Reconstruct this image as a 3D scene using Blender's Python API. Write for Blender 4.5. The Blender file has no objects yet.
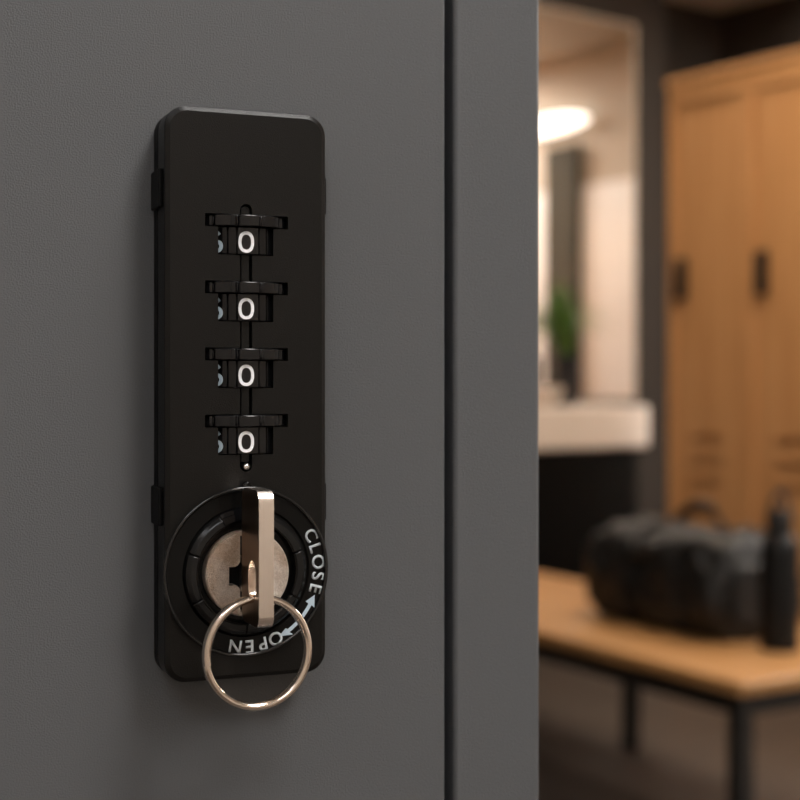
import bpy, bmesh, math, random
from mathutils import Vector, Matrix, noise

random.seed(7)
PI = math.pi
R = math.radians
sc = bpy.context.scene
COL = sc.collection

# ------------------------------------------------------------------ camera
H = 0.95                                   # lens height above the floor
cam_data = bpy.data.cameras.new('camera')
cam_data.sensor_width = 36.0
cam_data.lens = 63.0
cam_data.shift_y = -0.0225
cam_data.clip_start = 0.02
cam_data.clip_end = 50
cam_data.dof.use_dof = True
cam_data.dof.focus_distance = 0.318
cam_data.dof.aperture_fstop = 63.0 / 4.8   # about a 4.8 mm pupil
cam = bpy.data.objects.new('camera', cam_data)
COL.objects.link(cam)
cam.location = (0, 0, H)
cam.rotation_euler = (PI / 2, 0, 0)
sc.camera = cam

# ------------------------------------------------------------------ world, exposure
world = bpy.data.worlds.new('world')
sc.world = world
world.use_nodes = True
world.node_tree.nodes['Background'].inputs[0].default_value = (1.0, 0.86, 0.72, 1)
world.node_tree.nodes['Background'].inputs[1].default_value = 0.02
sc.view_settings.view_transform = 'Standard'
sc.view_settings.look = 'None'
sc.view_settings.gamma = 1.0
sc.view_settings.exposure = 0.07
sc.view_settings.use_curve_mapping = False

# lamp strengths (the emissive diffusers of the room's light fittings and of added fill lamps)
S_TOP, S_KEY, S_FRONT_FILL, S_BENCH, S_FILL, S_SINK, S_AISLE, S_NOOK_FILL, S_CORNER, S_WALL = 23.0, 29.0, 7.0, 11.0, 7.0, 52.0, 42.0, 42.0, 18.0, 2.4


# ------------------------------------------------------------------ materials
def material(name, color, rough=0.5, metal=0.0, spec=0.5, emit=None, bump=None, build=None):
    m = bpy.data.materials.new(name)
    m.use_nodes = True
    nt = m.node_tree
    b = nt.nodes['Principled BSDF']
    b.inputs['Base Color'].default_value = (*color, 1)
    b.inputs['Roughness'].default_value = rough
    b.inputs['Metallic'].default_value = metal
    b.inputs['Specular IOR Level'].default_value = spec
    if emit:
        b.inputs['Emission Color'].default_value = (*emit[0], 1)
        b.inputs['Emission Strength'].default_value = emit[1]
    if bump:                                # (scale, strength, distance)
        tc = nt.nodes.new('ShaderNodeTexCoord')
        no = nt.nodes.new('ShaderNodeTexNoise')
        no.inputs['Scale'].default_value = bump[0]
        no.inputs['Detail'].default_value = 3
        bp = nt.nodes.new('ShaderNodeBump')
        bp.inputs['Strength'].default_value = bump[1]
        bp.inputs['Distance'].default_value = bump[2]
        nt.links.new(tc.outputs['Object'], no.inputs['Vector'])
        nt.links.new(no.outputs['Fac'], bp.inputs['Height'])
        nt.links.new(bp.outputs['Normal'], b.inputs['Normal'])
    if build:
        build(nt, b)
    return m


def ramp_noise(c0, c1, scale, vec_scale=(1, 1, 1), detail=6, lo=0.3, hi=0.7, distort=0.0):
    def build(nt, b):
        tc = nt.nodes.new('ShaderNodeTexCoord')
        mp = nt.nodes.new('ShaderNodeMapping')
        mp.inputs['Scale'].default_value = vec_scale
        no = nt.nodes.new('ShaderNodeTexNoise')
        no.inputs['Scale'].default_value = scale
        no.inputs['Detail'].default_value = detail
        no.inputs['Distortion'].default_value = distort
        cr = nt.nodes.new('ShaderNodeValToRGB')
        cr.color_ramp.elements[0].position = lo
        cr.color_ramp.elements[1].position = hi
        cr.color_ramp.elements[0].color = (*c0, 1)
        cr.color_ramp.elements[1].color = (*c1, 1)
        nt.links.new(tc.outputs['Object'], mp.inputs['Vector'])
        nt.links.new(mp.outputs['Vector'], no.inputs['Vector'])
        nt.links.new(no.outputs['Fac'], cr.inputs['Fac'])
        nt.links.new(cr.outputs['Color'], b.inputs['Base Color'])
    return build


def nickel_build(nt, b):
    tc = nt.nodes.new('ShaderNodeTexCoord')
    n1 = nt.nodes.new('ShaderNodeTexNoise')
    n1.inputs['Scale'].default_value = 2300
    n1.inputs['Detail'].default_value = 5
    n1.inputs['Distortion'].default_value = 1.5
    n2 = nt.nodes.new('ShaderNodeTexNoise')
    n2.inputs['Scale'].default_value = 160
    n2.inputs['Detail'].default_value = 3
    cr = nt.nodes.new('ShaderNodeValToRGB')
    cr.color_ramp.elements[0].position = 0.35
    cr.color_ramp.elements[1].position = 0.66
    cr.color_ramp.elements[0].color = (0.58, 0.44, 0.33, 1)
    cr.color_ramp.elements[1].color = (0.92, 0.84, 0.76, 1)
    bp = nt.nodes.new('ShaderNodeBump')
    bp.inputs['Strength'].default_value = 0.9
    bp.inputs['Distance'].default_value = 0.0009
    nt.links.new(tc.outputs['Object'], n1.inputs['Vector'])
    nt.links.new(tc.outputs['Object'], n2.inputs['Vector'])
    nt.links.new(n2.outputs['Fac'], cr.inputs['Fac'])
    c2 = nt.nodes.new('ShaderNodeValToRGB')
    c2.color_ramp.elements[0].position = 0.38
    c2.color_ramp.elements[1].position = 0.62
    c2.color_ramp.elements[0].color = (0.74, 0.71, 0.68, 1)
    c2.color_ramp.elements[1].color = (1, 1, 1, 1)
    mx = nt.nodes.new('ShaderNodeMix')
    mx.data_type = 'RGBA'
    mx.blend_type = 'MULTIPLY'
    mx.inputs[0].default_value = 1.0
    nt.links.new(n1.outputs['Fac'], c2.inputs['Fac'])
    nt.links.new(cr.outputs['Color'], mx.inputs[6])
    nt.links.new(c2.outputs['Color'], mx.inputs[7])
    nt.links.new(mx.outputs[2], b.inputs['Base Color'])
    nt.links.new(n1.outputs['Fac'], bp.inputs['Height'])
    nt.links.new(bp.outputs['Normal'], b.inputs['Normal'])


def floor_build(nt, b):
    tc = nt.nodes.new('ShaderNodeTexCoord')
    br = nt.nodes.new('ShaderNodeTexBrick')
    br.inputs['Color1'].default_value = (0.085, 0.066, 0.054, 1)
    br.inputs['Color2'].default_value = (0.07, 0.055, 0.045, 1)
    br.inputs['Mortar'].default_value = (0.035, 0.027, 0.02, 1)
    br.inputs['Scale'].default_value = 1.0
    br.inputs['Mortar Size'].default_value = 0.003
    br.inputs['Brick Width'].default_value = 1.2
    br.inputs['Row Height'].default_value = 0.2
    nt.links.new(tc.outputs['Object'], br.inputs['Vector'])
    nt.links.new(br.outputs['Color'], b.inputs['Base Color'])


def tile_build(nt, b):
    tc = nt.nodes.new('ShaderNodeTexCoord')
    mp = nt.nodes.new('ShaderNodeMapping')
    mp.inputs['Rotation'].default_value = (0, R(90), R(90))
    br = nt.nodes.new('ShaderNodeTexBrick')
    br.inputs['Color1'].default_value = (0.74, 0.71, 0.68, 1)
    br.inputs['Color2'].default_value = (0.72, 0.69, 0.66, 1)
    br.inputs['Mortar'].default_value = (0.6, 0.55, 0.5, 1)
    br.inputs['Scale'].default_value = 1.0
    br.inputs['Mortar Size'].default_value = 0.002
    br.inputs['Brick Width'].default_value = 0.3
    br.inputs['Row Height'].default_value = 0.3
    nt.links.new(tc.outputs['Object'], mp.inputs['Vector'])
    nt.links.new(mp.outputs['Vector'], br.inputs['Vector'])
    nt.links.new(br.outputs['Color'], b.inputs['Base Color'])


M = dict(
    coat=material('grey powder coat', (0.094, 0.0965, 0.101), 0.5, spec=0.27, bump=(2500, 0.55, 0.0003)),
    coat_in=material('grey cabinet inside', (0.006, 0.006, 0.006), 0.8, spec=0),
    plastic=material('matte black plastic', (0.0042, 0.0038, 0.0032), 0.34, spec=0.24, bump=(3600, 0.35, 0.0002)),
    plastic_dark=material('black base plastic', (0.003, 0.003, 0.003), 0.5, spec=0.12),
    gloss=material('gloss black plastic', (0.004, 0.004, 0.0045), 0.13, spec=0.4),
    satin=material('satin black plastic', (0.004, 0.0038, 0.0035), 0.2, spec=0.14, bump=(1800, 0.05, 0.0002)),
    collar=material('black collar plastic', (0.005, 0.005, 0.005), 0.24, spec=0.32),
    rim=material('polished black rim', (0.006, 0.006, 0.006), 0.14, spec=0.5),
    white=material('white print', (0.93, 0.95, 0.98), 0.5),
    print_grey=material('pale grey print', (0.50, 0.54, 0.57), 0.55),
    blue_print_and_shade=material('pale blue grey print and shaded white', (0.45, 0.55, 0.63), 0.5),  # arrow print, and the side digits' white dimmed to stand for shade
    nickel=material('worn nickel', (0.72, 0.6, 0.5), 0.33, 1.0, build=nickel_build),
    keymetal=material('nickel silver key', (0.86, 0.77, 0.69), 0.24, 1.0, bump=(2500, 0.12, 0.0001)),
    ringmetal=material('polished nickel wire', (0.82, 0.71, 0.61), 0.16, 1.0),
    keyface=material('tarnished key face', (0.26, 0.18, 0.12), 0.3, 1.0, bump=(1500, 0.12, 0.0002)),
    pin=material('bright pin', (0.85, 0.82, 0.78), 0.25, 1.0),
    wall=material('dark taupe paint', (0.031, 0.0245, 0.0195), 0.75, spec=0.2),
    wall_light=material('warm cream plaster', (0.47, 0.40, 0.325), 0.8, spec=0.2),
    wall_front=material('tan plaster', (0.50, 0.45, 0.40), 0.8, spec=0.2),
    tile=material('pale wall tile', (0.8, 0.74, 0.68), 0.35, build=tile_build),
    olive=material('dark olive door paint', (0.058, 0.05, 0.034), 0.8, spec=.15),
    ceiling=material('warm ceiling paint', (0.42, 0.355, 0.29), 0.85, spec=0.2),
    floor=material('brown plank floor', (0.09, 0.07, 0.05), 0.5, spec=0.35, build=floor_build),
    wood=material('orange oak veneer', (0.5, 0.24, 0.085), 0.45, spec=0.35,
                  build=ramp_noise((0.44, 0.21, 0.08), (0.58, 0.31, 0.135), 3.0, (14, 14, 0.7), 6, 0.25, 0.75, 0.4)),
    benchwood=material('honey oak board', (0.55, 0.3, 0.11), 0.4, spec=0.4,
                       build=ramp_noise((0.34, 0.165, 0.058), (0.48, 0.26, 0.105), 3.0, (16, 0.8, 16), 6, 0.25, 0.75, 0.4)),
    steel_black=material('black steel', (0.012, 0.011, 0.010), 0.45),
    handle=material('black handle', (0.010, 0.010, 0.010), 0.4),
    ceramic=material('white ceramic', (0.80, 0.71, 0.63), 0.25),
    mirror=material('mirror glass', (0.93, 0.90, 0.86), 0.01, 1.0),
    mirror_edge=material('pale mirror edge', (0.52, 0.44, 0.36), 0.35, 0.6),
    pot=material('black pot', (0.012, 0.012, 0.013), 0.4),
    soil=material('potting soil', (0.03, 0.02, 0.012), 0.9),
    leaf=material('green blade', (0.06, 0.16, 0.02), 0.45,
                  build=ramp_noise((0.03, 0.085, 0.008), (0.12, 0.25, 0.03), 22, (1, 1, 1), 2)),
    bag=material('black nylon', (0.013, 0.0125, 0.012), 0.45, spec=0.32, bump=(260, 0.25, 0.002)),
    bag_dark=material('black webbing', (0.008, 0.008, 0.008), 0.6),
    brown=material('brown leather grip', (0.035, 0.014, 0.007), 0.5),
    bottle=material('matte black bottle', (0.006, 0.006, 0.006), 0.4, spec=.25),
    cap=material('black bottle cap', (0.012, 0.012, 0.012), 0.3, spec=0.4),
    lampframe=material('dark lamp frame', (0.05, 0.045, 0.04), 0.5),
)


# ------------------------------------------------------------------ mesh helpers
def obj(name, bm, mat, parent=None, smooth=None, bevel=None, loc=None, rot=None):
    me = bpy.data.meshes.new(name)
    bmesh.ops.recalc_face_normals(bm, faces=bm.faces[:])
    bm.to_mesh(me)
    bm.free()
    me.materials.append(mat)
    if smooth is not None:
        for p in me.polygons:
            p.use_smooth = True
        me.set_sharp_from_angle(angle=R(smooth))
    o = bpy.data.objects.new(name, me)
    COL.objects.link(o)
    if parent:
        o.parent = parent
    if loc is not None:
        o.location = loc
    if rot is not None:
        o.rotation_euler = rot
    if bevel:
        md = o.modifiers.new('edge', 'BEVEL')
        md.width = bevel
        md.segments = 2
        md.limit_method = 'ANGLE'
        md.angle_limit = R(35)
    return o


def tag(o, label, cat, group=None, kind=None):
    o['label'] = label
    o['category'] = cat
    if group:
        o['group'] = group
    if kind:
        o['kind'] = kind
    return o


def thing(name, label, cat, loc, rot=(0, 0, 0), group=None):
    o = bpy.data.objects.new(name, None)
    o.empty_display_size = 0.05
    COL.objects.link(o)
    o.location = loc
    o.rotation_euler = rot
    return tag(o, label, cat, group)


def box(bm, x0, x1, y0, y1, z0, z1):
    v = [bm.verts.new(p) for p in ((x0, y0, z0), (x1, y0, z0), (x1, y1, z0), (x0, y1, z0),
                                   (x0, y0, z1), (x1, y0, z1), (x1, y1, z1), (x0, y1, z1))]
    for f in ((0, 3, 2, 1), (4, 5, 6, 7), (0, 1, 5, 4), (1, 2, 6, 5), (2, 3, 7, 6), (3, 0, 4, 7)):
        bm.faces.new([v[i] for i in f])


def rrect(x0, x1, y0, y1, r, n=8):
    pts = []
    for cx, cy, a0 in ((x1 - r, y0 + r, -90), (x1 - r, y1 - r, 0), (x0 + r, y1 - r, 90), (x0 + r, y0 + r, 180)):
        for i in range(n + 1):
            a = R(a0 + 90 * i / n)
            pts.append((cx + r * math.cos(a), cy + r * math.sin(a)))
    return pts


def loop(bm, pts, w, tf=None):
    if tf is None:
        tf = lambda x, y, z: (x, y, z)
    return [bm.verts.new(tf(x, y, w)) for x, y in pts]


def bridge(bm, a, b):
    n = len(a)
    for i in range(n):
        bm.faces.new((a[i], a[(i + 1) % n], b[(i + 1) % n], b[i]))


def fill(bm, loops):
    edges = []
    for l in loops:
        for i in range(len(l)):
            e = bm.edges.get((l[i], l[(i + 1) % len(l)])) or bm.edges.new((l[i], l[(i + 1) % len(l)]))
            edges.append(e)
    bmesh.ops.triangle_fill(bm, use_beauty=True, use_dissolve=False, edges=edges)


def prism(bm, pts, w0, w1, holes=(), tf=None):
    a, b = loop(bm, pts, w0, tf), loop(bm, pts, w1, tf)
    bridge(bm, a, b)
    ha = [loop(bm, h, w0, tf) for h in holes]
    hb = [loop(bm, h, w1, tf) for h in holes]
    for p, q in zip(ha, hb):
        bridge(bm, p, q)
    if holes:
        fill(bm, [a] + ha)
        fill(bm, [b] + hb)
    else:
        bm.faces.new(a)
        bm.faces.new(b)


def lathe(bm, prof, cx=0, cy=0, n=72, closed=False):
    """prof: (r, z) pairs; turned about the z axis."""
    rings = []
    for r, z in prof:
        if r < 1e-7:
            rings.append([bm.verts.new((cx, cy, z))])
        else:
            rings.append([bm.verts.new((cx + r * math.cos(2 * PI * i / n), cy + r * math.sin(2 * PI * i / n), z)) for i in range(n)])
    pairs = list(zip(rings, rings[1:])) + ([(rings[-1], rings[0])] if closed else [])
    for a, b in pairs:
        if len(a) == 1 and len(b) == 1:
            continue
        for i in range(n):
            j = (i + 1) % n
            if len(a) == 1:
                bm.faces.new((a[0], b[i], b[j]))
            elif len(b) == 1:
                bm.faces.new((a[i], a[j], b[0]))
            else:
                bm.faces.new((a[i], a[j], b[j], b[i]))


def tube(bm, pts, r, n=10, closed=False, ends=True, flat=1.0):
    pts = [Vector(p) for p in pts]
    m = len(pts)
    rings = []
    up = Vector((0, 0, 1))
    prev = None
    for i, p in enumerate(pts):
        t = (pts[(i + 1) % m] - pts[i - 1]) if closed else (pts[min(i + 1, m - 1)] - pts[max(i - 1, 0)])
        t.normalize()
        if prev is None:
            ref = up if abs(t.dot(up)) < 0.9 else Vector((1, 0, 0))
            nx = (ref - t * ref.dot(t)).normalized()
        else:
            nx = (prev - t * prev.dot(t)).normalized()
        prev = nx
        ny = t.cross(nx)
        rr = r[i] if isinstance(r, (list, tuple)) else r
        rings.append([bm.verts.new(p + nx * (rr * math.cos(2 * PI * k / n)) + ny * (rr * flat * math.sin(2 * PI * k / n))) for k in range(n)])
    for a, b in list(zip(rings, rings[1:])) + ([(rings[-1], rings[0])] if closed else []):
        bridge(bm, a, b)
    if not closed and ends:
        bm.faces.new(rings[0])
        bm.faces.new(rings[-1])


def glyph(ch, size):
    """Outline mesh of one printed character, centred on its own box."""
    cu = bpy.data.curves.new('glyph', 'FONT')
    cu.body = ch
    cu.size = size
    cu.resolution_u = 6
    cu.offset = size * 0.018
    cu.fill_mode = 'FRONT'
    o = bpy.data.objects.new('glyph', cu)
    COL.objects.link(o)
    bpy.context.view_layer.update()
    me = bpy.data.meshes.new_from_object(o.evaluated_get(bpy.context.evaluated_depsgraph_get()))
    bpy.data.objects.remove(o)
    bpy.data.curves.remove(cu)
    xs = [v.co.x for v in me.vertices]
    ys = [v.co.y for v in me.vertices]
    c = Vector(((min(xs) + max(xs)) / 2, (min(ys) + max(ys)) / 2, 0))
    for v in me.vertices:
        v.co -= c
    return me


def add_glyph(bm, ch, size, mat4, thick, squeeze=1.0):
    me = glyph(ch, size)
    b2 = bmesh.new()
    b2.from_mesh(me)
    bpy.data.meshes.remove(me)
    bmesh.ops.remove_doubles(b2, verts=b2.verts, dist=size * 1e-4)
    r = bmesh.ops.extrude_face_region(b2, geom=b2.faces[:])
    for v in [g for g in r['geom'] if isinstance(g, bmesh.types.BMVert)]:
        v.co.z += thick
    for v in b2.verts:
        v.co.x *= squeeze
    bmesh.ops.transform(b2, matrix=mat4, verts=b2.verts)
    tmp = bpy.data.meshes.new('tmp')
    b2.to_mesh(tmp)
    b2.free()
    bm.from_mesh(tmp)
    bpy.data.meshes.remove(tmp)


# ------------------------------------------------------------------ the room
# room frame: X along the mirror wall (to the right), Y away from the viewer along the right wall, origin at their corner
CORNER = Vector((1.44, 6.3, 0))
RA = R(36)
ROT = (0, 0, RA)
CEIL = 2.615


def room(x, y, z=0.0):
    return CORNER + Matrix.Rotation(RA, 3, 'Z') @ Vector((x, y, z))


def struct(name, mat, *boxes, smooth=None):
    bm = bmesh.new()
    for b in boxes:
        box(bm, *b)
    o = obj(name, bm, mat, loc=CORNER, rot=ROT)
    o['kind'] = 'structure'
    return o


XL, YF = -6.4, -6.6
struct('floor', M['floor'], (XL - .1, .1, YF - .1, .1, -0.08, 0))
struct('ceiling', M['ceiling'], (XL - .1, .1, YF - .1, .1, CEIL, CEIL + .08))
struct('wall_back', M['wall'], (XL, 0, 0, .1, 0, CEIL), (XL, -.62, -.25, 0, 0, CEIL))
struct('wall_right', M['wall'], (0, .1, -.55, .1, 0, CEIL))
struct('wall_side', M['wall_light'], (0, .1, YF, -.55, 1.93, CEIL), (0, .1, YF, -.55, 0, 0.02))
struct('trim_1', M['tile'], (-.012, .1, YF, -.55, .02, 1.93))
struct('door_1', M['olive'], (-.05, -.012, -1.66, -1.43, .02, 2.14))
struct('wall_left', M['wall_front'], (XL - .1, XL, YF, .1, 0, CEIL))
struct('wall_front', M['wall_front'], (XL, .1, YF - .1, YF, 0, CEIL))
struct('baseboard_back', M['steel_black'], (XL, -.62, -.262, -.25, 0, .09))


# ------------------------------------------------------------------ light fittings
def ceiling_light(label, x, y, sx, sy, strength, color=(1.0, 0.80, 0.60), drop=.03):
    t = thing('ceiling_light', label, 'ceiling light', room(x, y, CEIL), ROT, 'ceiling panel lights')
    fr = bmesh.new()
    for a in ((-sx - .03, sx + .03, -sy - .03, -sy), (-sx - .03, sx + .03, sy, sy + .03), (-sx - .03, -sx, -sy, sy), (sx, sx + .03, -sy, sy)):
        box(fr, *a, -.045, -.001)
    obj('frame', fr, M['lampframe'], t)
    d = bmesh.new()
    box(d, -sx, sx, -sy, sy, -drop, -.004)
    obj('diffuser', d, material('lamp glow', (0.9, 0.9, 0.9), 0.5, emit=(color, strength)), t)
    return t


def world_to_room(x, y):
    v = Matrix.Rotation(-RA, 3, 'Z') @ (Vector((x, y, 0)) - CORNER)
    return v.x, v.y


kx, ky = world_to_room(1.15, -0.75)
ceiling_light('square warm panel light in the ceiling in front of the grey locker', kx, ky, .3, .3, S_KEY, (1.0, .955, .91))
tx, ty = world_to_room(0.62, 0.08)
ceiling_light('square panel light in the ceiling right beside the grey locker', tx, ty, .3, .3, S_TOP, (1.0, .97, .94))
gx, gy = world_to_room(-0.1, -1.75)
ceiling_light('added square neutral fill light in the ceiling farthest from the mirror', gx, gy, .5, .5, S_FRONT_FILL, (.94, .97, 1.0))  # added unseen lamp, fills in the front of the locker door
bx, by = world_to_room(0.95, 2.55)
ceiling_light('long warm panel light in the ceiling over the wooden bench', bx, by, .25, .45, S_BENCH, (1.0, .82, .62))
fx, fy = world_to_room(-1.3, -0.9)
ceiling_light('added dim fill light in the ceiling by the far left wall', fx, fy, .3, .3, S_FILL, (0.95, .95, 1.0))  # added unseen lamp, only gives general fill
ceiling_light('small panel light in the ceiling above the white washbasin', -1.5, -.95, .2, .12, S_SINK, (1.0, .86, .72))
ceiling_light('added long fill light in the ceiling behind the row of wooden lockers', -.5, -3.2, .3, 1.1, S_NOOK_FILL, (1.0, .95, .90))  # added out of view to brighten the side wall the mirror shows
ceiling_light('small panel light in the ceiling in the corner past the wooden lockers', -.20, -.66, .06, .1, S_CORNER, (1.0, .9, .8), .03)
ax, ay = world_to_room(0.95, 3.35)
ceiling_light('square panel light in the ceiling in front of the wooden lockers', ax, ay, .22, .22, S_AISLE, (1.0, .84, .66))

t = thing('wall_lamp', 'oval white wall lamp facing the mirror on the pale side wall', 'wall lamp', room(0, -1.66, 2.26), ROT)
bm = bmesh.new()
prism(bm, [(.30 * math.cos(2 * PI * i / 40), .048 * math.sin(2 * PI * i / 40)) for i in range(40)], -.07, -.02, tf=lambda x, y, w: (w, x, y))
obj('lamp_shade', bm, material('wall lamp glow', (.9, .9, .9), .5, emit=((1.0, .93, .84), S_WALL)), t, bevel=.015)
bm = bmesh.new()
prism(bm, [(.27 * math.cos(2 * PI * i / 40), .04 * math.sin(2 * PI * i / 40)) for i in range(40)], -.02, 0, tf=lambda x, y, w: (w, x, y))
obj('back_plate', bm, M['lampframe'], t)

# ------------------------------------------------------------------ grey locker with the lock
A = R(22)
LOCK = Vector((-0.03968528, 0.33312621, H - 0.00276))       # lock centre on the door face
t = thing('locker', 'dark grey metal locker whose door carries the combination lock', 'locker', (LOCK.x, LOCK.y, 0), (0, 0, A))
# local: x along the door to the right, y into the cabinet, z up; door face at y = 0
X0, X1, DEP, TOP = -.285, .0823, .45, 1.78
bm = bmesh.new()
box(bm, X0, X0 + .0012, .0, DEP, 0, TOP)
box(bm, X1 - .0012, X1, .004, DEP, 0, TOP)
box(bm, X0, X1, DEP, DEP + .0012, 0, TOP)
box(bm, X0, X1, .002, DEP, TOP, TOP + .0012)
box(bm, X0, X1, .002, DEP, .06, .0612)
obj('cabinet_body', bm, M['coat'], t)
bm = bmesh.new()
box(bm, .0578, X1, .0004, .02, 0, TOP)                      # right stile
obj('stile', bm, M['coat'], t, bevel=.0011, smooth=50)
bm = bmesh.new()
box(bm, X0, -.2648, .0004, .02, 0, TOP)
obj('stile', bm, M['coat'], t, bevel=.0011, smooth=50)
bm = bmesh.new()
box(bm, -.2646, .0576, .0004, .02, TOP - .05, TOP)
obj('top_rail', bm, M['coat'], t, bevel=.001, smooth=50)
bm = bmesh.new()
box(bm, -.2646, .0576, .0004, .02, 0, .06)
obj('bottom_rail', bm, M['coat'], t, bevel=.001, smooth=50)
bm = bmesh.new()
box(bm, -.2646, .0576, .0205, .022, .062, TOP - .052)       # dark return behind the gap
obj('door_stop', bm, M['coat_in'], t)
bm = bmesh.new()
box(bm, -.262, .0550, 0, .02, .063, TOP - .053)
obj('door', bm, M['coat'], t, bevel=.0004, smooth=50)

# ------------------------------------------------------------------ combination lock (millimetres scaled to metres)
mm = 0.001
LROT = (PI / 2, 0, A)
lock = thing('combination_lock', 'black four-dial combination lock with all dials at 0 mounted on the grey locker door', 'lock', LOCK, LROT)


def S(bm):
    bmesh.ops.scale(bm, vec=(mm, mm, mm), verts=bm.verts)
    return bm


UL, UR, VT = -19.0, 19.3, 65.4
bm = bmesh.new()
prism(bm, rrect(UL, UR, -VT, VT, 5.0), 0.05, 4.0)
prism(bm, rrect(UL + .7, UR - .7, -VT + .7, VT - .7, 4.4), 4.0, 4.6)
obj('base', S(bm), M['plastic_dark'], lock, smooth=40)

digit_v = [34.87, 19.58, 4.29, -11.0]
CX, HW = -.2, 1.45
right, left = [], []
for v0 in reversed(digit_v):
    vb, vs, vt = v0 - 2.95, v0 + 3.35, v0 + 6.35
    right += [(CX + HW, vb), (6.3, vb), (6.3, vs), (9.85, vs), (9.85, vt), (CX + HW, vt)]
    left += [(CX - HW, vb), (-6.8, vb), (-6.8, vs), (-9.85, vs), (-9.85, vt), (CX - HW, vt)]
topcap = [(CX + HW * math.cos(a), 43.7 - HW + HW * math.sin(a)) for a in [PI * i / 8 for i in range(9)]]
botcap = [(CX + HW * math.cos(a), -16.4 - HW * math.sin(a)) for a in [PI - PI * i / 8 for i in range(9)]]
hole = botcap + right + topcap + left[::-1]
bm = bmesh.new()
o0 = loop(bm, rrect(UL, UR, -VT, VT, 5.0), 4.6)
o1 = loop(bm, rrect(UL, UR, -VT, VT, 5.0), 11.0)
o2 = loop(bm, rrect(UL + .15, UR - .15, -VT + .15, VT - .15, 4.8), 11.35)
o3 = loop(bm, rrect(UL + 1.15, UR - 1.15, -VT + 1.15, VT - 1.15, 4.1), 12.0)
bridge(bm, o0, o1)
bridge(bm, o1, o2)
bridge(bm, o2, o3)
h1 = loop(bm, hole, 12.0)
h0 = loop(bm, hole, 4.6)
bridge(bm, h0, h1)
fill(bm, [o3, h1])
fill(bm, [o0, h0])
obj('cover', S(bm), M['plastic'], lock, smooth=14)

for u0, u1 in ((UL - .95, UL), (UR, UR + .9)):
    for v0, v1 in ((42.5, 51.2), (-29.9, -21.2)):
        bm = bmesh.new()
        box(bm, u0, u1, v0, v1, 1.0, 9.4)
        obj('side_clip', S(bm), M['plastic_dark'], lock, bevel=.00025)

# strips lying in the channel between the dials
ends = [(digit_v[0] + 6.35 - .2, 43.7 - .45)] + [(digit_v[i + 1] + 6.35 - .2, digit_v[i] - 2.95 + .2) for i in range(3)] + [(-15.6, -11.0 - 2.95 + .2)]
for k, (v0, v1) in enumerate(ends):
    bm = bmesh.new()
    if k == 0:
        pts = [(CX - 1.05, v0), (CX + 1.05, v0)] + [(CX + 1.05 * math.cos(a), v1 - 1.05 + 1.05 * math.sin(a)) for a in [PI * i / 8 for i in range(9)]]
    else:
        pts = [(CX - .95, v0), (CX + .95, v0), (CX + .95, v1), (CX - .95, v1)]
    prism(bm, pts, 4.6, 11.35)
    obj('channel_strip', S(bm), M['plastic'], lock, bevel=.0001)
bm = bmesh.new()
lathe(bm, [(.85, 4.6), (.85, 11.9), (.7, 12.25), (.4, 12.45), (0, 12.5)], CX + .1, -16.75, 20)
obj('index_pin', S(bm), M['pin'], lock, smooth=60)

# dials: a scalloped finger flange over a faceted number drum, axle upright
RD, AX = 11.6, 1.0


def arc_profile(radius_fn, steps):
    pts = []
    for a in steps:
        r = radius_fn(a)
        if isinstance(a, tuple):                            # groove between two facets
            a, r = a[0], r - .55
        u, w = r * math.sin(R(a)), AX + r * math.cos(R(a))
        if w > 4.8:
            pts.append((u, w))
    u0, u1 = pts[0][0], pts[-1][0]
    return [(u0, 4.75)] + pts + [(u1, 4.75)]


def dial(v0):
    cxd = .1
    d = None
    tf = lambda x, y, w: (x + cxd, w, y)
    bm = bmesh.new()
    half = 12.5
    corner = RD / math.cos(R(half))
    cs = []
    for k in range(-2, 3):
        cs += [36 * k - half - 1.3, (36 * k - half, 1), 36 * k - half + .4, 36 * k + half - .4, (36 * k + half, 1), 36 * k + half + 1.3]
    prism(bm, arc_profile(lambda a: corner - .02, cs), v0 - 2.75, v0 + 3.4, tf=tf)
    d = obj('dial', S(bm), M['gloss'], lock, bevel=.00035, smooth=30)
    bm = bmesh.new()

    def rr(a):
        p = ((a + 12.5) % 25.0) / 25.0
        g = min(p, 1 - p) * 25.0
        return 13.35 - (0.62 * (1 - g / 2.6) if g < 2.6 else 0) - 0.10 * ((g - 12.5) / 12.5) ** 2
    prism(bm, arc_profile(rr, [x * .8 for x in range(-85, 86)]), v0 + 3.55, v0 + 6.1, tf=tf)
    obj('flange', S(bm), M['gloss'], d, bevel=.0005, smooth=30)
    # the number facing out
    bm = bmesh.new()
    n = 40

    def oval(ax, ay, p):
        return [(ax * math.copysign(abs(math.cos(t)) ** p, math.cos(t)), ay * math.copysign(abs(math.sin(t)) ** p, math.sin(t)))
                for t in [2 * PI * i / n for i in range(n)]]
    w = AX + RD + .01
    prism(bm, [(x - .35, y + v0) for x, y in oval(1.86, 2.45, .86)], w - .2, w + .04, holes=[[(x - .35, y + v0) for x, y in oval(1.14, 1.72, .86)]])
    obj('numeral', S(bm), M['white'], d, smooth=40)
    # the next number, half turned out of view; its shade is put into a dimmer colour
    a = R(-36)
    px_, pw = RD * math.sin(a) + cxd, AX + RD * math.cos(a)
    m4 = Matrix.Translation((px_, v0, pw)) @ Matrix.Rotation(a, 4, 'Y')
    bm = bmesh.new()
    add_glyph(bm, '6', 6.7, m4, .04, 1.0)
    obj('numeral', S(bm), M['blue_print_and_shade'], d, smooth=40)


for v0 in digit_v:
    dial(v0)

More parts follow.
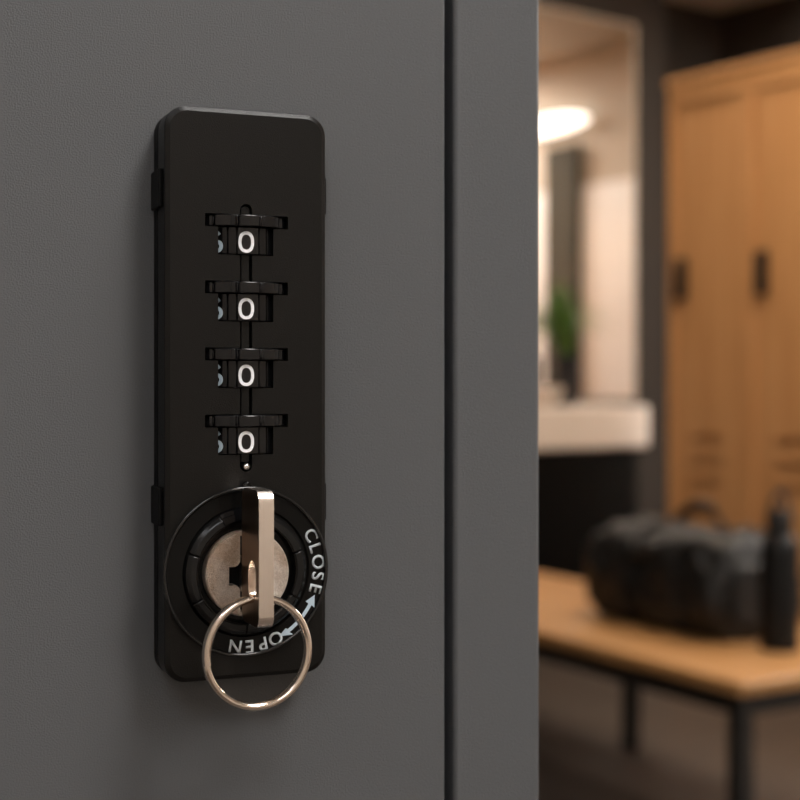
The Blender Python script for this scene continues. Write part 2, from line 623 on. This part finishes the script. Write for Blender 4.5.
# rosette with the turning direction printed on it
RC = (-.3, -40.7)
bm = bmesh.new()
lathe(bm, [(0, 12.0), (19.3, 12.0), (19.4, 12.9), (19.36, 13.3), (19.22, 13.5), (19.05, 13.5), (18.95, 13.35), (18.9, 13.0), (15.0, 13.0), (14.6, 12.6), (11.4, 12.6), (11.2, 12.2), (0, 12.2)], *RC, n=96)
rose = obj('rosette', S(bm), M['satin'], lock, smooth=25)
bm = bmesh.new()
lathe(bm, [(19.1 + .48 * math.cos(2 * PI * i / 14), 13.2 + .48 * math.sin(2 * PI * i / 14)) for i in range(14)], *RC, n=110, closed=True)
obj('rosette_rim', S(bm), M['rim'], rose, smooth=60)
bm = bmesh.new()
prism(bm, [(-1.5 - .3, -21.4), (1.5 - .3, -21.4), (.45 - .3, -20.0), (-.45 - .3, -20.0)], 12.0, 13.6)
obj('marker_bump', S(bm), M['satin'], rose, bevel=.0004, smooth=50)

# turning collar: raised segments with narrow gaps, stepped opening at the top
def sector(bm, a0, a1, prof):
    n = max(4, int(abs(a1 - a0) / 3))
    rings = []
    for i in range(n + 1):
        a = R(a0 + (a1 - a0) * i / n)
        rings.append([bm.verts.new((RC[0] - .3 + r * math.cos(a), RC[1] + r * math.sin(a), z)) for r, z in prof])
    for p, q in zip(rings, rings[1:]):
        bridge(bm, p, q)
    bm.faces.new(rings[0])
    bm.faces.new(rings[-1])


full = [(14.5, 12.5), (14.3, 13.9), (13.3, 14.9), (11.8, 15.0), (11.6, 14.6), (11.6, 12.5)]
for a0, a1 in ((116, 160), (161, 207), (208, 269), (270, 331), (332, 379), (380, 424)):
    bm = bmesh.new()
    sector(bm, a0, a1, full)
    obj('collar_segment', S(bm), M['collar'], rose, smooth=30, bevel=.00025)
bm = bmesh.new()
sector(bm, 65, 115, [(14.7, 12.5), (14.5, 13.4), (13.6, 13.5), (13.5, 14.1), (12.0, 14.2), (11.8, 12.5)])
obj('collar_step', S(bm), M['gloss'], rose, smooth=30)


def ring_letters(word, angles, r, size, name, sq):
    bm = bmesh.new()
    for ch, a in zip(word, angles):
        th = R(a)
        m4 = Matrix.Translation((RC[0] + r * math.cos(th), RC[1] + r * math.sin(th), 12.99)) @ Matrix.Rotation(th - PI / 2, 4, 'Z')
        add_glyph(bm, ch, size, m4, .05, sq)
    o = obj(name, S(bm), M['print_grey'], rose)
    return o


ring_letters('CLOSE', (26.4, 15.6, 4.6, -6.4, -16.4), 17.3, 4.3, 'lettering', 1.0)['label'] = 'pale grey lettering CLOSE'
ring_letters('OPEN', (-66.6, -77.4, -88.0, -99.2), 17.3, 4.3, 'lettering', 1.0)['label'] = 'pale grey lettering OPEN'
bm = bmesh.new()
ra, hw = 17.35, .42
a0, a1 = -29.0, -55.0
outer = [(RC[0] + (ra + hw) * math.cos(R(a0 + (a1 - a0) * i / 12)), RC[1] + (ra + hw) * math.sin(R(a0 + (a1 - a0) * i / 12))) for i in range(13)]
inner = [(RC[0] + (ra - hw) * math.cos(R(a0 + (a1 - a0) * i / 12)), RC[1] + (ra - hw) * math.sin(R(a0 + (a1 - a0) * i / 12))) for i in range(13)]


def pol(r, a):
    return (RC[0] + r * math.cos(R(a)), RC[1] + r * math.sin(R(a)))


pts = outer + [pol(ra + 1.5, a1 + 1.5), pol(ra - .2, a1 - 8.5), pol(ra - .9, a1 - .5)] + inner[::-1] + [pol(ra - 1.3, a0 + .5), pol(ra + .15, a0 + 8.0), pol(ra + 1.35, a0 - .5)]
pl = loop(bm, pts, 13.045)
pl0 = loop(bm, pts, 12.99)
bridge(bm, pl0, pl)
fill(bm, [pl])
obj('turn_arrow', S(bm), M['blue_print_and_shade'], rose)

# metal cylinder with its keyway
CC = (-.85, -40.8)
bm = bmesh.new()
circ = lambda r: [(CC[0] + r * math.cos(2 * PI * i / 72), CC[1] + r * math.sin(2 * PI * i / 72)) for i in range(72)]
slot = [(.95, -49.4), (.95, -32.1), (-2.74, -32.1), (-2.74, -38.1), (-3.35, -38.85), (-3.9, -39.1), (-5.3, -39.1), (-5.3, -43.2), (-3.9, -43.2), (-3.35, -43.45), (-2.74, -44.2), (-2.74, -49.4)]
c0, c1, c2 = loop(bm, circ(9.75), 12.2), loop(bm, circ(9.75), 15.6), loop(bm, circ(9.4), 16.0)
s2, s0 = loop(bm, slot, 16.0), loop(bm, slot, 12.9)
bridge(bm, c0, c1)
bridge(bm, c1, c2)
bridge(bm, s0, s2)
fill(bm, [c2, s2])
cyl = obj('cylinder', S(bm), M['nickel'], lock, smooth=25)
bm = bmesh.new()
prism(bm, slot, 12.25, 12.9)
obj('keyway_floor', S(bm), M['plastic_dark'], cyl)

# ------------------------------------------------------------------ key and split ring
key = thing('key', 'flat nickel key standing upright in the lock cylinder', 'key', LOCK, LROT)
U0, U1 = -2.7, .7
bow = rrect(17.2, 31.0, -50.9, -20.9, 2.6, 8)               # (w, v)
hole_k = rrect(22.7, 28.6, -45.7, -36.6, 2.9, 8)
bm = bmesh.new()
prism(bm, bow, U0, U1, holes=[hole_k], tf=lambda w, v, u: (u, v, w))
bo = obj('bow', S(bm), M['keymetal'], key, bevel=.0004, smooth=40)
bo.data.materials.append(M['keyface'])
for p in bo.data.polygons:                                  # the flats are tarnished, the edges worn bright
    if abs(p.normal.x) > .9:
        p.material_index = 1
bm = bmesh.new()
blade = [(13.2, -45.0), (17.2, -45.0), (17.2, -36.5), (13.2, -36.5)]
prism(bm, blade, U0 + .4, U1 - .4, tf=lambda w, v, u: (u, v, w))
obj('blade', S(bm), M['keymetal'], key, bevel=.0002)

kr = thing('key_ring', 'round split wire ring hanging from the hole in the key', 'key ring', LOCK, LROT)
RINGC, RR = (-1.55, -56.75), 12.0
bm = bmesh.new()
turns, N = 1.97, 230
pts = []
for i in range(N + 1):
    a = R(200) + 2 * PI * turns * i / N
    z = 26.0 + (-.5 + (i / N)) * 1.8
    pts.append((RINGC[0] + RR * .97 * math.cos(a), RINGC[1] + RR * math.sin(a), z))
tube(bm, pts, 1.0, 12, flat=.85)
obj('split_ring_wire', S(bm), M['ringmetal'], kr, smooth=50)

# ------------------------------------------------------------------ mirror, washbasin, plant
t = thing('mirror', 'tall frameless wall mirror above the white washbasin reflecting a lamp', 'mirror', room(-1.28, -.25, .88), ROT)
mx0, mx1, mz1 = -.50, .470, 1.50
bm = bmesh.new()
box(bm, mx0, mx1, -.018, -.001, 0, mz1)
obj('back_panel', bm, M['mirror_edge'], t)
bm = bmesh.new()
box(bm, mx0 + .009, mx1 - .009, -.022, -.0181, .009, mz1 - .009)
obj('glass', bm, M['mirror'], t)
bm = bmesh.new()
prism(bm, [(mx0, 0), (mx1, 0), (mx1, mz1), (mx0, mz1)], -.024, -.0182,
      holes=[[(mx0 + .008, .008), (mx1 - .008, .008), (mx1 - .008, mz1 - .008), (mx0 + .008, mz1 - .008)]], tf=lambda x, y, w: (x, w, y))
obj('edge_strip', bm, M['mirror_edge'], t)

t = thing('washbasin', 'white wall-hung washbasin counter under the mirror', 'washbasin', room(-1.62, -.25, .707), ROT)
bm = bmesh.new()
box(bm, -.60, .57, -.33, -.001, 0, .156)
obj('counter', bm, M['ceramic'], t, bevel=.012, smooth=50)
bm = bmesh.new()
lathe(bm, [(.06, .157), (.10, .162), (.135, .20), (.14, .225), (.132, .225), (.12, .20), (.08, .175), (0, .17)], .10, -.165, 40)
obj('basin_bowl', bm, M['ceramic'], t, smooth=50)

t = thing('basin_shade_block', 'added black cabinet block standing for deep shade under the white washbasin counter', 'cabinet', room(-1.62, -.25, 0), ROT)  # black block added where only deep shade lies below the basin
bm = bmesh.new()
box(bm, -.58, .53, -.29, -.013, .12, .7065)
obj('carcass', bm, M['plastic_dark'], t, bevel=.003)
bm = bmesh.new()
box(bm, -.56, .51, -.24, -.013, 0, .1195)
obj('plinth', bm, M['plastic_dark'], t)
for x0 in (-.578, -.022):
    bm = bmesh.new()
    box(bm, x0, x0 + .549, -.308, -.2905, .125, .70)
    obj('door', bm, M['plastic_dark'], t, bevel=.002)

t = thing('potted_plant', 'small spiky green plant in a black pot standing on the washbasin', 'plant', room(-1.285, -.385, .8635), ROT)
bm = bmesh.new()
lathe(bm, [(0, 0), (.043, 0), (.052, .165), (.055, .185), (.049, .185), (.046, .165), (0, .165)], n=32)
obj('pot', bm, M['pot'], t, smooth=40)
bm = bmesh.new()
lathe(bm, [(0, .1655), (.0455, .1655), (.03, .172), (0, .175)], n=20)
obj('soil', bm, M['soil'], t)
bm = bmesh.new()
for k in range(130):
    a = random.uniform(0, 2 * PI)
    lean = random.uniform(.05, .8) ** 1.1
    L = random.uniform(.20, .34) * (1 - .25 * lean)
    wv = random.uniform(.004, .008)
    rows = []
    b0 = Vector((random.uniform(-.02, .02), random.uniform(-.02, .02), .17))
    side = Vector((-math.sin(a), math.cos(a), 0))
    for i in range(6):
        q = i / 5
        bend = lean * q * (1 + .5 * q)
        p = b0 + Vector((math.cos(a) * math.sin(bend) * L * q, math.sin(a) * math.sin(bend) * L * q, math.cos(bend) * L * q))
        p.y = min(p.y, .085)
        p.x -= .06 * q
        ww = wv * (1 - q ** 2) + .0004
        rows.append((bm.verts.new(p - side * ww), bm.verts.new(p + Vector((0, 0, .002))), bm.verts.new(p + side * ww)))
    for p, q in zip(rows, rows[1:]):
        bm.faces.new((p[0], p[1], q[1], q[0]))
        bm.faces.new((p[1], p[2], q[2], q[1]))
obj('foliage', bm, M['leaf'], t, smooth=60)

# ------------------------------------------------------------------ row of wooden lockers
LX, LY, LW, LH, LD = -1.452, -1.046, .329, 1.915, .47


def wood_locker(name_loc, label):
    # local: x into the cabinet, y along the row (towards the far end), front face at x = 0
    t = thing('wooden_locker', label, 'locker', name_loc, ROT, 'row of wooden lockers')
    bm = bmesh.new()
    g = .0006
    w = LW - 2 * g
    box(bm, .02, LD, g, g + .018, .0, LH)
    box(bm, .02, LD, LW - g - .018, LW - g, .0, LH)
    box(bm, LD - .01, LD, g + .018, LW - g - .018, .0, LH)
    box(bm, .02, LD - .01, g + .018, LW - g - .018, LH - .02, LH)
    box(bm, .02, LD - .01, g + .018, LW - g - .018, .08, .1)
    obj('carcass', bm, M['wood'], t)
    fr = bmesh.new()
    prism(fr, [(g, 0), (LW - g, 0), (LW - g, LH), (g, LH)], 0, .02,
          holes=[[(.02, .10), (LW - .02, .10), (LW - .02, LH - .062), (.02, LH - .062)]], tf=lambda x, y, z: (z, x, y))
    obj('face_frame', fr, M['wood'], t, bevel=.0015)
    tp = bmesh.new()
    box(tp, -.012, LD, g, LW - g, LH, LH + .025)
    obj('top_board', tp, M['wood'], t, bevel=.002)
    d = bmesh.new()
    slots = []
    for z0 in (.612, .682, .755, .20, .27, .34):
        slots.append([(.11, z0), (.235, z0), (.235, z0 + .024), (.11, z0 + .024)])
    prism(d, [(.023, .103), (LW - .023, .103), (LW - .023, LH - .065), (.023, LH - .065)], .012, .022, holes=slots, tf=lambda x, y, z: (z, x, y))
    dd = obj('door', d, M['wood'], t, bevel=.001)
    b = bmesh.new()
    box(b, .034, .038, .05, LW - .05, .15, .85)
    obj('vent_backing', b, M['wood'], dd)
    h = bmesh.new()
    prism(h, rrect(LW - .078, LW - .033, 1.216, 1.353, .008, 4), -.006, .008, tf=lambda x, y, z: (z, x, y))
    prism(h, rrect(LW - .069, LW - .042, 1.228, 1.341, .006, 4), -.016, -.006, tf=lambda x, y, z: (z, x, y))
    obj('handle', h, M['handle'], dd, bevel=.0015)
    return t


def copy_tree(o, parent=None):
    c = o.copy()
    COL.objects.link(c)
    if parent:
        c.parent = parent
    for ch in [x for x in bpy.data.objects if x.parent == o]:
        copy_tree(ch, c)
    return c


labels = ['wooden locker at the far end of the row, next to the dark wall', 'second wooden locker in the row, behind the water bottle',
          'third wooden locker in the row from the dark wall', 'fourth wooden locker in the row from the dark wall',
          'fifth wooden locker in the row from the dark wall']
first = wood_locker(room(LX, LY - LW, 0), labels[0])
for k in range(1, 5):
    c = copy_tree(first)
    c.location = room(LX, LY - LW * (k + 1), 0)
    c['label'] = labels[k]

# ------------------------------------------------------------------ bench, bag, bottle
HB = 0.40
BC = Vector((.622, 2.56, 0))
BA = R(30.3)
bench = thing('bench', 'wooden changing bench with black steel legs in front of the wooden lockers', 'bench', BC, (0, 0, BA))
# local: x across the bench (away), y along its length (away), near corner at the origin
BW, BL = .57, 1.5
bm = bmesh.new()
prism(bm, rrect(0, BW, 0, BL, .018, 6), HB - .028, HB)
obj('seat', bm, M['benchwood'], bench, bevel=.006, smooth=40)
bm = bmesh.new()
for a in ((.03, .06, .03, BL - .03), (BW - .06, BW - .03, .03, BL - .03), (.06, BW - .06, .03, .06), (.06, BW - .06, BL - .06, BL - .03)):
    box(bm, *a, HB - .072, HB - .0325)
obj('frame', bm, M['steel_black'], bench)
for x0 in (.026, BW - .062):
    for y0 in (.026, .925, BL - .062):
        bm = bmesh.new()
        box(bm, x0, x0 + .036, y0, y0 + .036, 0, HB - .0725)
        obj('leg', bm, M['steel_black'], bench, bevel=.003)


def on_bench(x, y):
    return BC + Matrix.Rotation(BA, 3, 'Z') @ Vector((x, y, HB + .0004))


bag = thing('duffel_bag', 'black soft duffel bag with carry handles lying on the wooden bench', 'bag', on_bench(.34, .515), (0, 0, BA))
BLn, BWd, BHt = .226, .13, .226                             # half length, half width, height


def bag_surface(bm, sx, sy, sz, nl=64, nc=60, amp=.02):
    rings = []
    for i in range(nl + 1):
        q = -1 + 2 * i / nl
        e = (1 - abs(q) ** 16) ** .5 if abs(q) < 1 else 0.0
        e = max(e, .02)
        y = q * sy
        ring = []
        for k in range(nc):
            a = 2 * PI * k / nc
            ca, sa = math.cos(a), math.sin(a)
            x = math.copysign(abs(ca) ** .62, ca)
            z = math.copysign(abs(sa) ** (.5 if sa < 0 else .78), sa)
            sag = 1 - .10 * (1 - q * q) if sa > 0 else 1
            p = Vector((x * sx * (.7 + .3 * e), y, sz / 2 + z * sz / 2 * (.75 + .25 * e) * sag))
            if e < .5:
                f = .3 + 1.4 * e
                p.x *= min(1, f)
                p.z = sz / 2 + (p.z - sz / 2) * min(1, f)
            n1 = noise.noise(Vector((p.x * 12, p.y * 11, p.z * 12)))
            n2 = 1 - 2.2 * abs(noise.noise(Vector((p.x * 15 + 4, p.y * 13, p.z * 17))))
            n3 = noise.noise(Vector((p.x * 40, p.y * 34 + 9, p.z * 40)))
            d = amp * (.7 * n1 + .75 * n2 - .3 + .25 * n3)
            out = Vector((p.x / sx, p.y / sy * .4, (p.z - sz / 2) / sz * 2)).normalized()
            p += out * d
            p.z = max(p.z, .0)
            ring.append(bm.verts.new(p))
        rings.append(ring)
    for a, b in zip(rings, rings[1:]):
        bridge(bm, a, b)
    bm.faces.new(rings[0])
    bm.faces.new(rings[-1])


bm = bmesh.new()
bag_surface(bm, BWd, BLn, BHt)
obj('bag_body', bm, M['bag'], bag, smooth=70)
# webbing bands round the body
for y0 in (-.085, .085):
    bm = bmesh.new()
    ring0, ring1 = [], []
    for k in range(41):
        a = R(-58) + R(296) * k / 40
        ca, sa = math.cos(a), math.sin(a)
        x = math.copysign(abs(ca) ** .62, ca) * (BWd + .012)
        z = BHt / 2 + math.copysign(abs(sa) ** (.5 if sa < 0 else .78), sa) * (BHt / 2 + .008) * (.93 if sa > 0 else 1)
        z = max(z, .004)
        ring0.append((x, z))
    rows = []
    for x, z in ring0:
        c = Vector((x, 0, z - BHt / 2)).normalized() * .006
        rows.append([bm.verts.new((x, y0 - .02, z)), bm.verts.new((x, y0 + .02, z)), bm.verts.new((x - c.x, y0 + .02, z - c.z)), bm.verts.new((x - c.x, y0 - .02, z - c.z))])
    for p, q in zip(rows, rows[1:]):
        bridge(bm, p, q)
    bm.faces.new(rows[0])
    bm.faces.new(rows[-1])
    obj('webbing_band', bm, M['bag_dark'], bag)
# two carry handles: one arches up, the other has flopped over the front side
for up in (True, False):
    bm = bmesh.new()
    pts = []
    for k in range(25):
        q = k / 24
        h = math.sin(PI * q) ** .7
        if up:
            pts.append((.03 + .02 * h, -.085 + .19 * q, BHt - .035 + .075 * h))
        else:
            pts.append((-.055 - .10 * h, -.09 + .17 * q, BHt - .02 + .012 * math.sin(PI * q) - .045 * h ** 2.5))
    tube(bm, pts, .012, 10, flat=.5)
    hd = obj('handle', bm, M['bag_dark'], bag, smooth=60)
    if up:
        bm = bmesh.new()
        tube(bm, pts[8:17], .016, 10, flat=.8)
        obj('handle_grip', bm, M['brown'], hd, smooth=60)
# zip along the top, end pocket facing the viewer
bm = bmesh.new()
tube(bm, [(0, -.19 + .38 * k / 12, BHt - .004 - .02 * (1 - (2 * k / 12 - 1) ** 2) + .006) for k in range(13)], .007, 8)
obj('zip', bm, M['bag_dark'], bag, smooth=60)
bm = bmesh.new()
prism(bm, rrect(-.085, .085, .03, .17, .03, 6), -(BLn + .012), -(BLn - .03), tf=lambda x, y, w: (x, w, y))
obj('end_pocket', bm, M['bag'], bag, bevel=.012, smooth=60)

t = thing('water_bottle', 'matte black water bottle with a loop cap beside the duffel bag', 'bottle', on_bench(.298, .196), (0, 0, R(12)))
bm = bmesh.new()
lathe(bm, [(0, 0), (.037, 0), (.041, .004), (.041, .205), (.038, .222), (.028, .236), (.024, .240), (0, .240)], n=40)
obj('bottle_body', bm, M['bottle'], t, smooth=40)
bm = bmesh.new()
lathe(bm, [(0, .2405), (.026, .2405), (.027, .245), (.027, .283), (.024, .288), (0, .289)], n=32)
cp = obj('cap', bm, M['cap'], t, smooth=40)
bm = bmesh.new()
tube(bm, [(-.018 + .036 * k / 14, 0, .286 + .034 * math.sin(PI * k / 14) ** .55) for k in range(15)], .0055, 8)
obj('carry_loop', bm, M['cap'], cp, smooth=60)
